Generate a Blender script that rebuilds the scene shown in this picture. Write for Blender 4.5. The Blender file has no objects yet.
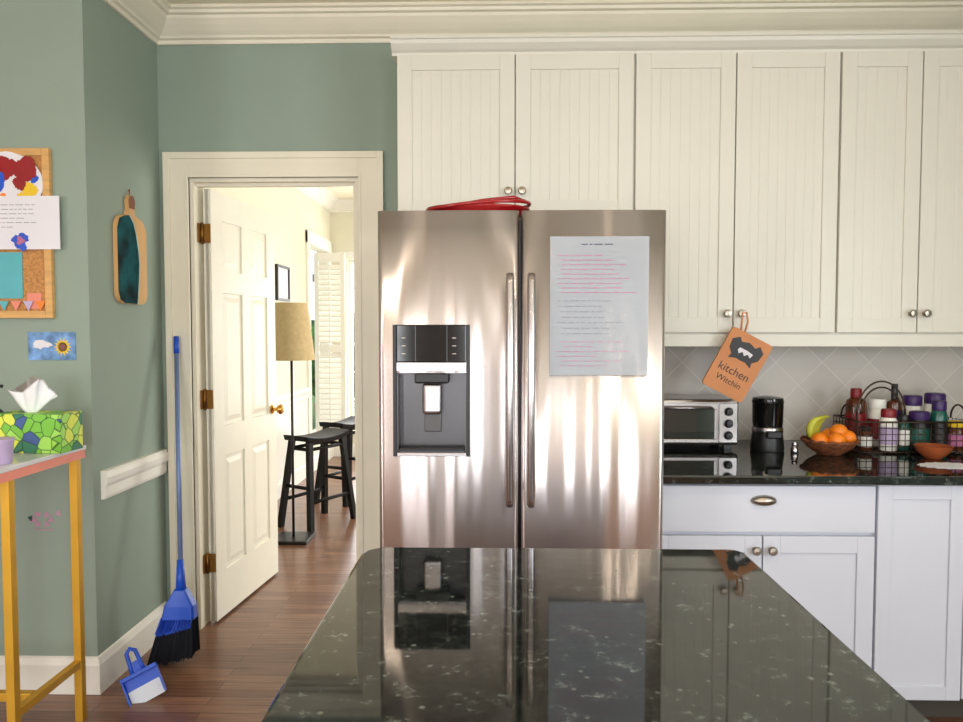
import bpy, bmesh, math, random
from mathutils import Vector, Matrix
random.seed(4)
S = bpy.context.scene
COL = S.collection
S.view_settings.view_transform = 'Standard'
S.view_settings.look = 'None'
S.view_settings.exposure = 0.0

# ------------------------------------------------------------------ materials
def lin(c):
    r = []
    for v in c:
        v = v/255.0
        r.append(v/12.92 if v <= 0.04045 else ((v+0.055)/1.055)**2.4)
    return (r[0], r[1], r[2], 1.0)

def mat(name, rgb, rough=0.5, metal=0.0, var=0.04, vscale=6.0, bump=0.0, bscale=60.0, emis=0.0,
        alpha=1.0, trans=0.0, coat=0.0, stretch=(1, 1, 1), spec=0.5, aniso=0.0):
    m = bpy.data.materials.new(name)
    m.use_nodes = True
    nt = m.node_tree
    b = nt.nodes['Principled BSDF']
    b.inputs['Roughness'].default_value = rough
    b.inputs['Metallic'].default_value = metal
    b.inputs['Specular IOR Level'].default_value = spec
    b.inputs['Alpha'].default_value = alpha
    b.inputs['Transmission Weight'].default_value = trans
    b.inputs['Coat Weight'].default_value = coat
    b.inputs['Anisotropic'].default_value = aniso
    if aniso > 0:
        tg = nt.nodes.new('ShaderNodeTangent'); tg.direction_type = 'RADIAL'; tg.axis = 'Z'
        nt.links.new(tg.outputs[0], b.inputs['Tangent'])
        b.inputs['Anisotropic Rotation'].default_value = 0.25
    tc = nt.nodes.new('ShaderNodeTexCoord')
    mp = nt.nodes.new('ShaderNodeMapping')
    mp.inputs['Scale'].default_value = stretch
    nt.links.new(tc.outputs['Object'], mp.inputs['Vector'])
    n = nt.nodes.new('ShaderNodeTexNoise')
    n.inputs['Scale'].default_value = vscale
    n.inputs['Detail'].default_value = 3
    nt.links.new(mp.outputs[0], n.inputs['Vector'])
    r = nt.nodes.new('ShaderNodeValToRGB')
    c = lin(rgb)
    r.color_ramp.elements[0].position = 0.3
    r.color_ramp.elements[1].position = 0.7
    r.color_ramp.elements[0].color = tuple(max(0, x*(1-var*2)) for x in c[:3])+(1,)
    r.color_ramp.elements[1].color = tuple(min(1, x*(1+var*2)) for x in c[:3])+(1,)
    nt.links.new(n.outputs['Fac'], r.inputs['Fac'])
    nt.links.new(r.outputs['Color'], b.inputs['Base Color'])
    if emis > 0:
        nt.links.new(r.outputs['Color'], b.inputs['Emission Color'])
        b.inputs['Emission Strength'].default_value = emis
    if bump > 0:
        n2 = nt.nodes.new('ShaderNodeTexNoise')
        n2.inputs['Scale'].default_value = bscale
        nt.links.new(mp.outputs[0], n2.inputs['Vector'])
        bp = nt.nodes.new('ShaderNodeBump')
        bp.inputs['Strength'].default_value = bump
        bp.inputs['Distance'].default_value = 0.002
        nt.links.new(n2.outputs['Fac'], bp.inputs['Height'])
        nt.links.new(bp.outputs['Normal'], b.inputs['Normal'])
    return m

def ramp(nt, stops, interp='LINEAR'):
    r = nt.nodes.new('ShaderNodeValToRGB')
    cr = r.color_ramp
    cr.interpolation = interp
    while len(cr.elements) < len(stops):
        cr.elements.new(0.5)
    for e, (p, c) in zip(cr.elements, stops):
        e.position = p
        e.color = lin(c)
    return r

M_green = mat('paint_sage_green', (145, 160, 147), 0.75, var=0.008, bump=0.1, bscale=150)
M_trim = mat('paint_trim_cream', (234, 227, 208), 0.4, var=0.01)
M_ceil = mat('paint_ceiling', (240, 233, 211), 0.85, var=0.01)
M_rear = mat('paint_rear_rose', (194, 178, 172), 0.8, var=0.02)
M_cab = mat('paint_cabinet_white', (220, 217, 205), 0.38, var=0.005)
M_cabl = mat('paint_cabinet_lower', (207, 210, 221), 0.38, var=0.005)  # same white cabinets; cool light on the lower ones is put into this colour
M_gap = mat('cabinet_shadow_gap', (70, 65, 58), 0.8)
M_cream = mat('paint_far_cream', (226, 222, 202), 0.8, var=0.01)
M_white = mat('paint_white', (238, 236, 228), 0.4, var=0.01)
M_door = mat('paint_door_white', (232, 229, 216), 0.35, var=0.01)
M_nickel = mat('brushed_nickel', (165, 155, 142), 0.3, 1.0)
M_brass = mat('brass', (206, 160, 80), 0.25, 1.0)
M_brassd = mat('brass_aged', (150, 112, 60), 0.4, 1.0)
M_steel = mat('stainless_steel', (226, 218, 217), 0.26, 1.0, var=0.02, vscale=3, stretch=(8, 8, 0.4), aniso=0.96)
M_steelh = mat('stainless_handle', (190, 184, 184), 0.25, 1.0)
M_steeld = mat('fridge_body_grey', (90, 88, 88), 0.45, 0.6)
M_niche = mat('dispenser_niche', (84, 82, 84), 0.3, 0.8)
M_blk = mat('black_gloss', (12, 12, 14), 0.08, var=0.0)
M_blkm = mat('black_satin', (20, 20, 22), 0.4)
M_blkw = mat('black_wood', (12, 10, 9), 0.5, spec=0.2)
M_red = mat('red_enamel', (150, 14, 22), 0.25, coat=0.3)
M_blue = mat('blue_plastic', (22, 80, 200), 0.35)
M_pole = mat('broom_pole_blue_grey', (112, 132, 178), 0.35, 0.2)
M_dbrist = mat('bristles_dark', (18, 22, 34), 0.8)
M_pan = mat('dustpan_grey_white', (206, 214, 226), 0.4)
M_gold = mat('gold_metal', (214, 164, 50), 0.4, 0.45)
M_pink = mat('coral_edge', (232, 140, 120), 0.5)
M_marble = mat('marble_top', (222, 222, 224), 0.15, var=0.06, vscale=5)
M_cork = mat('cork', (190, 135, 80), 0.9, var=0.15, vscale=90)
M_frame = mat('pine_frame', (214, 165, 100), 0.5, var=0.08, stretch=(1, 1, 8))
M_paper = mat('paper_white', (228, 226, 232), 0.8, var=0.01)
M_teal = mat('paper_teal', (96, 176, 186), 0.8)
M_ink = mat('ink', (70, 70, 90), 0.8)
M_inkl = mat('ink_light', (124, 126, 144), 0.8)
M_pinkink = mat('ink_pink', (186, 112, 150), 0.8)
M_sheet = mat('fridge_sheet', (184, 190, 198), 0.35, var=0.02, alpha=0.58)
M_boardw = mat('maple_board', (206, 160, 105), 0.45, var=0.08, vscale=12, stretch=(1, 1, 0.2))
M_resin = mat('teal_resin', (14, 70, 76), 0.65, var=0.4, vscale=10, spec=0.08)
M_resinl = mat('resin_foam', (150, 190, 190), 0.7, var=0.1, vscale=20, spec=0.1)
M_boardd = mat('walnut_handle', (120, 62, 30), 0.4)
M_orange = mat('orange_peel', (238, 130, 20), 0.4, bump=0.3, bscale=150)
M_banana = mat('banana', (186, 186, 60), 0.5, var=0.1)
M_wick = mat('wicker', (120, 68, 38), 0.7, var=0.35, vscale=50, bump=1.0, bscale=90, stretch=(1, 1, 3))
M_wire = mat('wire_bronze', (74, 60, 50), 0.4, 0.8)
M_tan = mat('potholder_tan', (208, 142, 96), 0.85, bump=0.4, bscale=200)
M_lampsh = mat('lamp_shade_linen', (200, 178, 136), 0.9, var=0.04, vscale=40)
M_lilac = mat('lilac_plastic', (190, 170, 205), 0.4)
M_purple = mat('purple_cap', (58, 30, 90), 0.4)
M_yel = mat('paint_yellow', (240, 200, 40), 0.6)
M_glassg = mat('toaster_glass', (44, 50, 46), 0.03, var=0.0, spec=1.0, coat=1.0)
M_jar = mat('jar_amber', (90, 46, 22), 0.15)
M_jarg = mat('jar_green', (22, 84, 72), 0.2)
M_terra = mat('terracotta', (156, 80, 44), 0.4)
M_dred = mat('cap_dark_red', (130, 22, 30), 0.4)
M_grass = mat('grass', (88, 120, 60), 0.9, var=0.2)
M_leaf = mat('hedge_leaves', (60, 96, 44), 0.9, var=0.5, vscale=5)
M_tissue = mat('tissue', (240, 240, 244), 0.9)

def mk_floor():
    m = bpy.data.materials.new('hardwood_floor'); m.use_nodes = True
    nt = m.node_tree; b = nt.nodes['Principled BSDF']
    tc = nt.nodes.new('ShaderNodeTexCoord')
    br = nt.nodes.new('ShaderNodeTexBrick')
    br.offset = 0.37
    br.inputs['Scale'].default_value = 1
    br.inputs['Brick Width'].default_value = 1.1
    br.inputs['Row Height'].default_value = 0.058
    br.inputs['Mortar Size'].default_value = 0.0012
    br.inputs['Color1'].default_value = lin((156, 116, 92))
    br.inputs['Color2'].default_value = lin((128, 90, 70))
    br.inputs['Mortar'].default_value = lin((60, 38, 28))
    nt.links.new(tc.outputs['Object'], br.inputs['Vector'])
    mp = nt.nodes.new('ShaderNodeMapping'); mp.inputs['Scale'].default_value = (2, 30, 1)
    nt.links.new(tc.outputs['Object'], mp.inputs['Vector'])
    n = nt.nodes.new('ShaderNodeTexNoise'); n.inputs['Scale'].default_value = 2.5; n.inputs['Detail'].default_value = 6
    nt.links.new(mp.outputs[0], n.inputs['Vector'])
    r = ramp(nt, [(0.3, (175, 170, 165)), (0.75, (255, 255, 255))])
    nt.links.new(n.outputs['Fac'], r.inputs['Fac'])
    mx = nt.nodes.new('ShaderNodeMix'); mx.data_type = 'RGBA'; mx.blend_type = 'MULTIPLY'
    mx.inputs['Factor'].default_value = 0.8
    nt.links.new(br.outputs['Color'], mx.inputs['A']); nt.links.new(r.outputs['Color'], mx.inputs['B'])
    nt.links.new(mx.outputs['Result'], b.inputs['Base Color'])
    b.inputs['Roughness'].default_value = 0.28
    return m
M_floor = mk_floor()

def mk_granite():
    m = bpy.data.materials.new('granite_black'); m.use_nodes = True
    nt = m.node_tree; b = nt.nodes['Principled BSDF']
    tc = nt.nodes.new('ShaderNodeTexCoord')
    n = nt.nodes.new('ShaderNodeTexNoise'); n.inputs['Scale'].default_value = 30; n.inputs['Detail'].default_value = 6
    n.inputs['Roughness'].default_value = 0.75
    nt.links.new(tc.outputs['Object'], n.inputs['Vector'])
    r = ramp(nt, [(0.0, (6, 8, 8)), (0.46, (15, 19, 18)), (0.58, (32, 39, 36)), (0.68, (88, 94, 90)), (0.78, (140, 144, 138))])
    nt.links.new(n.outputs['Fac'], r.inputs['Fac'])
    v = nt.nodes.new('ShaderNodeTexVoronoi'); v.inputs['Scale'].default_value = 34
    nt.links.new(tc.outputs['Object'], v.inputs['Vector'])
    r2 = ramp(nt, [(0.0, (255, 255, 255)), (0.10, (190, 190, 190)), (0.20, (0, 0, 0))])
    nt.links.new(v.outputs['Distance'], r2.inputs['Fac'])
    n3 = nt.nodes.new('ShaderNodeTexNoise'); n3.inputs['Scale'].default_value = 11
    nt.links.new(tc.outputs['Object'], n3.inputs['Vector'])
    r3 = ramp(nt, [(0.47, (0, 0, 0)), (0.6, (255, 255, 255))])
    nt.links.new(n3.outputs['Fac'], r3.inputs['Fac'])
    mu = nt.nodes.new('ShaderNodeMath'); mu.operation = 'MULTIPLY'
    nt.links.new(r2.outputs['Color'], mu.inputs[0]); nt.links.new(r3.outputs['Color'], mu.inputs[1])
    mx = nt.nodes.new('ShaderNodeMix'); mx.data_type = 'RGBA'
    nt.links.new(mu.outputs[0], mx.inputs['Factor'])
    nt.links.new(r.outputs['Color'], mx.inputs['A']); mx.inputs['B'].default_value = lin((124, 130, 126))
    nt.links.new(mx.outputs['Result'], b.inputs['Base Color'])
    b.inputs['Roughness'].default_value = 0.04
    b.inputs['Specular IOR Level'].default_value = 0.75
    return m
M_gran = mk_granite()

def mk_tile():
    m = bpy.data.materials.new('tumbled_tile_diagonal'); m.use_nodes = True
    nt = m.node_tree; b = nt.nodes['Principled BSDF']
    tc = nt.nodes.new('ShaderNodeTexCoord')
    mp = nt.nodes.new('ShaderNodeMapping'); mp.vector_type = 'POINT'
    sx = nt.nodes.new('ShaderNodeSeparateXYZ'); cx = nt.nodes.new('ShaderNodeCombineXYZ')
    nt.links.new(tc.outputs['Object'], sx.inputs[0])
    nt.links.new(sx.outputs['X'], cx.inputs['X']); nt.links.new(sx.outputs['Z'], cx.inputs['Y'])
    mp.inputs['Rotation'].default_value = (0, 0, math.radians(45))
    nt.links.new(cx.outputs[0], mp.inputs['Vector'])
    br = nt.nodes.new('ShaderNodeTexBrick'); br.offset = 0.0
    br.inputs['Scale'].default_value = 1
    br.inputs['Brick Width'].default_value = 0.15
    br.inputs['Row Height'].default_value = 0.15
    br.inputs['Mortar Size'].default_value = 0.002
    br.inputs['Color1'].default_value = lin((214, 207, 198)); br.inputs['Color2'].default_value = lin((204, 197, 189))
    br.inputs['Mortar'].default_value = lin((228, 222, 213))
    nt.links.new(mp.outputs[0], br.inputs['Vector'])
    nt.links.new(br.outputs['Color'], b.inputs['Base Color'])
    b.inputs['Roughness'].default_value = 0.4
    return m
M_tile = mk_tile()

def mk_lemon():
    m = bpy.data.materials.new('lemon_print'); m.use_nodes = True
    nt = m.node_tree; b = nt.nodes['Principled BSDF']
    tc = nt.nodes.new('ShaderNodeTexCoord')
    v = nt.nodes.new('ShaderNodeTexVoronoi'); v.inputs['Scale'].default_value = 26
    nt.links.new(tc.outputs['Object'], v.inputs['Vector'])
    s = nt.nodes.new('ShaderNodeSeparateColor'); nt.links.new(v.outputs['Color'], s.inputs[0])
    r = ramp(nt, [(0, (120, 190, 60)), (0.3, (50, 120, 90)), (0.42, (215, 225, 80)), (0.62, (60, 90, 150)), (0.72, (160, 215, 90))], 'CONSTANT')
    nt.links.new(s.outputs[0], r.inputs['Fac'])
    v2 = nt.nodes.new('ShaderNodeTexVoronoi'); v2.feature = 'DISTANCE_TO_EDGE'; v2.inputs['Scale'].default_value = 26
    nt.links.new(tc.outputs['Object'], v2.inputs['Vector'])
    r2 = ramp(nt, [(0.0, (30, 70, 110)), (0.06, (255, 255, 255))])
    nt.links.new(v2.outputs['Distance'], r2.inputs['Fac'])
    mx = nt.nodes.new('ShaderNodeMix'); mx.data_type = 'RGBA'; mx.blend_type = 'MULTIPLY'
    mx.inputs['Factor'].default_value = 1
    nt.links.new(r.outputs['Color'], mx.inputs['A']); nt.links.new(r2.outputs['Color'], mx.inputs['B'])
    nt.links.new(mx.outputs['Result'], b.inputs['Base Color'])
    b.inputs['Roughness'].default_value = 0.5
    return m
M_lemon = mk_lemon()

# ------------------------------------------------------------------ mesh helpers
def link(o, parent=None):
    COL.objects.link(o)
    if parent is not None:
        o.parent = parent
    return o

def empty(name, loc=(0, 0, 0), rz=0.0):
    e = bpy.data.objects.new(name, None)
    e.location = loc
    e.rotation_euler = (0, 0, rz)
    e.empty_display_size = 0.1
    COL.objects.link(e)
    return e

def finish(name, bm, m, parent=None, smooth=False, bevel=0.0, seg=2):
    bmesh.ops.recalc_face_normals(bm, faces=bm.faces[:])
    me = bpy.data.meshes.new(name)
    bm.to_mesh(me); bm.free()
    ms = m if isinstance(m, (list, tuple)) else [m]
    for x in ms:
        me.materials.append(x)
    if smooth:
        for p in me.polygons:
            p.use_smooth = True
    o = bpy.data.objects.new(name, me)
    link(o, parent)
    if bevel > 0:
        md = o.modifiers.new('bevel', 'BEVEL')
        md.width = bevel; md.segments = seg; md.limit_method = 'ANGLE'
    return o

def addbox(bm, x0, x1, y0, y1, z0, z1):
    vs = [bm.verts.new(p) for p in [(x0, y0, z0), (x1, y0, z0), (x1, y1, z0), (x0, y1, z0),
                                    (x0, y0, z1), (x1, y0, z1), (x1, y1, z1), (x0, y1, z1)]]
    for f in [(0, 3, 2, 1), (4, 5, 6, 7), (0, 1, 5, 4), (1, 2, 6, 5), (2, 3, 7, 6), (3, 0, 4, 7)]:
        bm.faces.new([vs[i] for i in f])
    return vs

def box(name, x0, x1, y0, y1, z0, z1, m, parent=None, bevel=0.0, seg=2):
    bm = bmesh.new(); addbox(bm, x0, x1, y0, y1, z0, z1)
    return finish(name, bm, m, parent, bevel=bevel, seg=seg)

def boxes(name, L, m, parent=None, bevel=0.0):
    bm = bmesh.new()
    for b in L:
        addbox(bm, *b)
    return finish(name, bm, m, parent, bevel=bevel)

def addtube(bm, pts, rad, seg=10, cap=True):
    pts = [Vector(p) for p in pts]
    n = len(pts)
    rr = rad if isinstance(rad, (list, tuple)) else [rad]*n
    rings = []
    up = None
    for i, p in enumerate(pts):
        if i == 0: t = pts[1]-pts[0]
        elif i == n-1: t = pts[-1]-pts[-2]
        else: t = (pts[i+1]-pts[i]).normalized()+(pts[i]-pts[i-1]).normalized()
        t.normalize()
        if up is None:
            a = Vector((0, 0, 1)) if abs(t.z) < 0.9 else Vector((1, 0, 0))
            u = t.cross(a).normalized()
        else:
            u = (up - t*up.dot(t)).normalized()
        up = u
        w = t.cross(u)
        rings.append([bm.verts.new(p+(u*math.cos(2*math.pi*k/seg)+w*math.sin(2*math.pi*k/seg))*rr[i]) for k in range(seg)])
    for i in range(n-1):
        for k in range(seg):
            bm.faces.new([rings[i][k], rings[i][(k+1) % seg], rings[i+1][(k+1) % seg], rings[i+1][k]])
    if cap:
        bm.faces.new(rings[0][::-1]); bm.faces.new(rings[-1])

def tube(name, pts, rad, m, parent=None, seg=12, smooth=True):
    bm = bmesh.new(); addtube(bm, pts, rad, seg)
    return finish(name, bm, m, parent, smooth=smooth)

def tubes(name, LL, rad, m, parent=None, seg=8):
    bm = bmesh.new()
    for pts in LL:
        addtube(bm, pts, rad, seg)
    return finish(name, bm, m, parent, smooth=True)

def addlathe(bm, prof, cx, cy, cz=0, seg=28, axis='Z', sx=1, sy=1, mi=0):
    rings = []
    for r, h in prof:
        ring = []
        for k in range(seg):
            a = 2*math.pi*k/seg
            c, s = math.cos(a)*max(r, 1e-5)*sx, math.sin(a)*max(r, 1e-5)*sy
            if axis == 'Z': p = (cx+c, cy+s, cz+h)
            elif axis == 'Y': p = (cx+c, cy+h, cz+s)
            else: p = (cx+h, cy+c, cz+s)
            ring.append(bm.verts.new(p))
        rings.append(ring)
    for i in range(len(rings)-1):
        for k in range(seg):
            f = bm.faces.new([rings[i][k], rings[i][(k+1) % seg], rings[i+1][(k+1) % seg], rings[i+1][k]])
            f.material_index = mi
    if prof[0][0] > 1e-4: bm.faces.new(rings[0][::-1]).material_index = mi
    if prof[-1][0] > 1e-4: bm.faces.new(rings[-1]).material_index = mi

def lathe(name, prof, c, m, parent=None, axis='Z', seg=28, sx=1, sy=1, smooth=True):
    bm = bmesh.new(); addlathe(bm, prof, c[0], c[1], c[2], seg, axis, sx, sy)
    o = finish(name, bm, m, parent, smooth=smooth)
    if smooth:
        md = o.modifiers.new('es', 'EDGE_SPLIT'); md.split_angle = math.radians(40)
    return o

def sphere(name, c, r, m, parent=None, s=(1, 1, 1)):
    bm = bmesh.new()
    bmesh.ops.create_uvsphere(bm, u_segments=20, v_segments=14, radius=r)
    for v in bm.verts:
        v.co = Vector((v.co.x*s[0]+c[0], v.co.y*s[1]+c[1], v.co.z*s[2]+c[2]))
    return finish(name, bm, m, parent, smooth=True)

def molding(name, path, prof, m, parent=None):
    """prof: (out, z); out is to the right of the travel direction"""
    bm = bmesh.new()
    P = [Vector((p[0], p[1], 0)) for p in path]
    rings = []
    for i, p in enumerate(P):
        ns = []
        if i > 0:
            d = (P[i]-P[i-1]).normalized(); ns.append(Vector((d.y, -d.x, 0)))
        if i < len(P)-1:
            d = (P[i+1]-P[i]).normalized(); ns.append(Vector((d.y, -d.x, 0)))
        if len(ns) == 2:
            n = (ns[0]+ns[1]); n = n/(1+ns[0].dot(ns[1]))
        else: n = ns[0]
        rings.append([bm.verts.new((p.x+n.x*o, p.y+n.y*o, z)) for o, z in prof])
    k = len(prof)
    for i in range(len(rings)-1):
        for j in range(k):
            bm.faces.new([rings[i][j], rings[i][(j+1) % k], rings[i+1][(j+1) % k], rings[i+1][j]])
    bm.faces.new(rings[0]); bm.faces.new(rings[-1][::-1])
    return finish(name, bm, m, parent)

def wall(name, axis, t0, t1, a0, a1, z0, z1, holes, m):
    """axis 'X': wall runs along x, thickness in y"""
    as_ = sorted(set([a0, a1]+[h[0] for h in holes]+[h[1] for h in holes]))
    bm = bmesh.new()
    for i in range(len(as_)-1):
        A, B = as_[i], as_[i+1]
        mid = (A+B)/2
        hs = sorted([(h[2], h[3]) for h in holes if h[0] < mid < h[1]])
        z = z0
        segs = []
        for h in hs:
            if h[0] > z+1e-4: segs.append((z, h[0]))
            z = h[1]
        if z < z1-1e-4: segs.append((z, z1))
        for s in segs:
            if axis == 'X': addbox(bm, A, B, t0, t1, s[0], s[1])
            else: addbox(bm, t0, t1, A, B, s[0], s[1])
    return finish(name, bm, m)

def flatpoly(name, pts, m, parent=None, th=0.002, dirv=(0, -1, 0)):
    bm = bmesh.new()
    a = [bm.verts.new(p) for p in pts]
    d = Vector(dirv)*th
    b = [bm.verts.new(Vector(p)+d) for p in pts]
    bm.faces.new(a); bm.faces.new(b[::-1])
    n = len(pts)
    for i in range(n):
        bm.faces.new([a[i], a[(i+1) % n], b[(i+1) % n], b[i]])
    return finish(name, bm, m, parent)

def blob(name, cx, y, cz, r, m, parent=None, jag=0.3, n=22, sx=1, sz=1, th=0.0015):
    pts = []
    ph = random.random()*6
    for k in range(n):
        a = 2*math.pi*k/n
        rr = r*(1+jag*math.sin(3*a+ph)*0.5+jag*random.uniform(-0.5, 0.5))
        pts.append((cx+rr*math.cos(a)*sx, y, cz+rr*math.sin(a)*sz))
    return flatpoly(name, pts, m, parent, th)

def lines(name, x0, x1, z0, z1, rows, y, m, parent=None, h=0.003, fill=0.8):
    bm = bmesh.new()
    for i in range(rows):
        z = z1-(i+0.5)*(z1-z0)/rows
        x = x0+random.uniform(0, 0.08)*(x1-x0)
        xe = x0+(x1-x0)*random.uniform(0.45, 1.0)*fill+0.1*(x1-x0)
        while x < xe:
            w = random.uniform(0.008, 0.03)
            addbox(bm, x, min(x+w, x1), y-0.0006, y, z-h/2, z+h/2)
            x += w+0.006
    return finish(name, bm, m, parent)

# ------------------------------------------------------------------ room shell
H = 2.85
DB = 3.28     # back wall
XR = -1.56    # return wall
DL = 2.69     # left facing wall
OX0, OX1 = -1.42, -0.635   # door opening
box('floor', -4.2, 3.2, -4.2, 8.4, -0.1, 0.0, M_floor)
wall('wall_back', 'X', DB, DB+0.12, XR, 2.7, 0, H, [(OX0, OX1, -0.1, 2.12)], M_green)
box('wall_left', -3.6, XR, DL, DB+0.12, 0, H, M_green)
wall('wall_right', 'Y', 2.7, 2.82, -3.6, DB+0.12, 0, H, [(-1.6, 0.6, 0.95, 2.25)], M_green)
wall('wall_rear', 'X', -3.72, -3.6, -3.6, 2.7, 0, H,
     [(-1.75, -1.05, 0.3, 2.3), (-0.35, 0.30, 0.15, 2.3), (1.15, 1.85, 0.3, 2.3)], M_rear)
wall('wall_side', 'Y', -3.72, -3.6, -3.6, DL, 0, H, [(-2.4, -0.6, 0.4, 2.3)], M_rear)
box('ceiling', -4.2, 3.2, -4.2, 8.4, H, H+0.1, M_ceil)

crown = [(0, 2.722), (0.012, 2.722), (0.016, 2.738), (0.030, 2.743), (0.034, 2.752), (0.05, 2.765), (0.07, 2.785),
         (0.088, 2.806), (0.093, 2.818), (0.108, 2.822), (0.112, 2.834), (0.125, 2.838), (0.125, 2.85), (0, 2.85)]
molding('trim_1', [(-3.6, DL), (XR, DL), (XR, DB), (2.7, DB)], crown, M_trim)
base = [(0, 0), (0.016, 0), (0.016, 0.115), (0.012, 0.125), (0.008, 0.14), (0, 0.145)]
molding('baseboard_left', [(-3.6, DL), (XR, DL), (XR, DB-0.021)], base, M_white)
rail = [(0, 0.752), (0.014, 0.752), (0.018, 0.765), (0.018, 0.80), (0.026, 0.815), (0.03, 0.838), (0.022, 0.855), (0.022, 0.865), (0, 0.865)]
molding('trim_2', [(XR, DL+0.05), (XR, DB-0.0215)], rail, M_white)

# door casing
ca = empty('door_casing')
def casing(x0, x1, zt, w, y, parent):
    L = []
    for (a, b, t) in [(0, w, 0.014), (w-0.03, w, 0.022), (0.0, 0.012, 0.018)]:
        L.append((x0-b, x0-a, y-t, y, 0, zt+b))
        L.append((x1+a, x1+b, y-t, y, 0, zt+b))
        L.append((x0-a, x1+a, y-t, y, zt+a, zt+b))
    boxes('casing_boards', L, M_trim, parent, bevel=0.002)
casing(OX0, OX1, 2.12, 0.115, DB, ca)
boxes('jamb', [(OX0, OX0+0.018, DB, DB+0.12, 0, 2.12), (OX1-0.018, OX1, DB, DB+0.12, 0, 2.12),
               (OX0+0.018, OX1-0.018, DB, DB+0.12, 2.102, 2.12),
               (OX1-0.032, OX1-0.018, DB+0.03, DB+0.06, 0, 2.102), (OX0+0.018, OX1-0.032, DB+0.03, DB+0.06, 2.088, 2.102)], M_trim, ca)

# six panel door, hinged at left jamb, standing open into the far room
DW, DH = 0.72, 2.085
dr = empty('door_1', (OX0+0.052, DB+0.065, 0.0), math.radians(84))
bm = bmesh.new()
addbox(bm, 0, DW, -0.010, 0.010, 0.012, DH)
st = 0.105
cols = [(st, DW/2-0.045), (DW/2+0.045, DW-st)]
rows = [(0.24, 0.80), (0.95, 1.60), (1.71, 1.95)]
xs = [(0, st), (DW/2-0.045, DW/2+0.045), (DW-st, DW)]
zs = [(0.012, 0.24), (0.80, 0.95), (1.60, 1.71), (1.95, DH)]
for a, b in xs: addbox(bm, a, b, -0.019, 0.019, 0.012, DH)
for a, b in zs: addbox(bm, 0.001, DW-0.001, -0.0188, 0.0188, a, b)
for c in cols:
    for r in rows:
        x0, x1, z0, z1 = c[0]+0.018, c[1]-0.018, r[0]+0.018, r[1]-0.018
        for s in (-1, 1):
            o = [bm.verts.new((x, s*0.010, z)) for x, z in [(x0, z0), (x1, z0), (x1, z1), (x0, z1)]]
            i = [bm.verts.new((x, s*0.0165, z)) for x, z in [(x0+0.025, z0+0.025), (x1-0.025, z0+0.025), (x1-0.025, z1-0.025), (x0+0.025, z1-0.025)]]
            for k in range(4):
                bm.faces.new([o[k], o[(k+1) % 4], i[(k+1) % 4], i[k]])
            bm.faces.new(i)
finish('slab', bm, M_door, dr, bevel=0.002)
for s in (-1, 1):
    lathe('knob', [(0.026, 0), (0.026, s*0.006), (0.010, s*0.01), (0.010, s*0.03), (0.024, s*0.036), (0.030, s*0.05), (0.024, s*0.064), (0.0, s*0.068)],
          (DW-0.06, s*0.019, 0.97), M_brass, dr, axis='Y')
for k, z in enumerate((0.30, 1.09, 1.875)):
    h = dr
    box('hinge_leaf_%d' % k, -0.005, -0.001, -0.018, 0.018, z-0.045, z+0.045, M_brassd, h)
    box('hinge_leaf_jamb_%d' % k, -0.036, -0.004, 0.024, 0.028, z-0.045, z+0.045, M_brassd, h)
    tube('hinge_pin_%d' % k, [(-0.008, 0.021, z-0.05), (-0.008, 0.021, z+0.05)], 0.007, M_brassd, h)

# ------------------------------------------------------------------ far room
DF = 7.9
XL = -1.85
wall('wall_far_left', 'Y', XL-0.12, XL, DB+0.12, DF, 0, H, [(6.97, 7.75, 0.35, 2.27)], M_cream)
wall('wall_far_back', 'X', DF, DF+0.12, XL-0.12, 2.7, 0, H, [(-1.66, -0.90, 0.32, 2.2), (-0.3, 1.0, 0.32, 2.2)], M_cream)
wall('wall_far_right', 'Y', 2.7, 2.82, DB+0.12, DF+0.12, 0, H, [(4.2, 6.6, 0.5, 2.3)], M_cream)
wall('wall_far_front', 'X', DB+0.121, DB+0.125, -0.6, 2.7, 0, H, [], M_cream)
molding('trim_3', [(XL, DB+0.13), (XL, DF), (2.7, DF)], crown, M_white)
molding('trim_4', [(XL, DB+0.13), (XL, 6.86)], rail, M_white)
box('trim_6', XL, XL+0.006, DB+0.13, 6.86, 0.145, 0.752, M_white)
molding('baseboard_far', [(XL, DB+0.13), (XL, DF), (2.7, DF)], base, M_white)
boxes('trim_5', [(XL, XL+0.02, 6.86, 6.97, 0.25, 2.38), (XL, XL+0.02, 7.75, 7.86, 0.25, 2.38), (XL, XL+0.024, 6.86, 7.86, 2.27, 2.39),
                 (XL, XL+0.05, 6.86, 7.86, 0.30, 0.35)], M_white)

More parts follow.
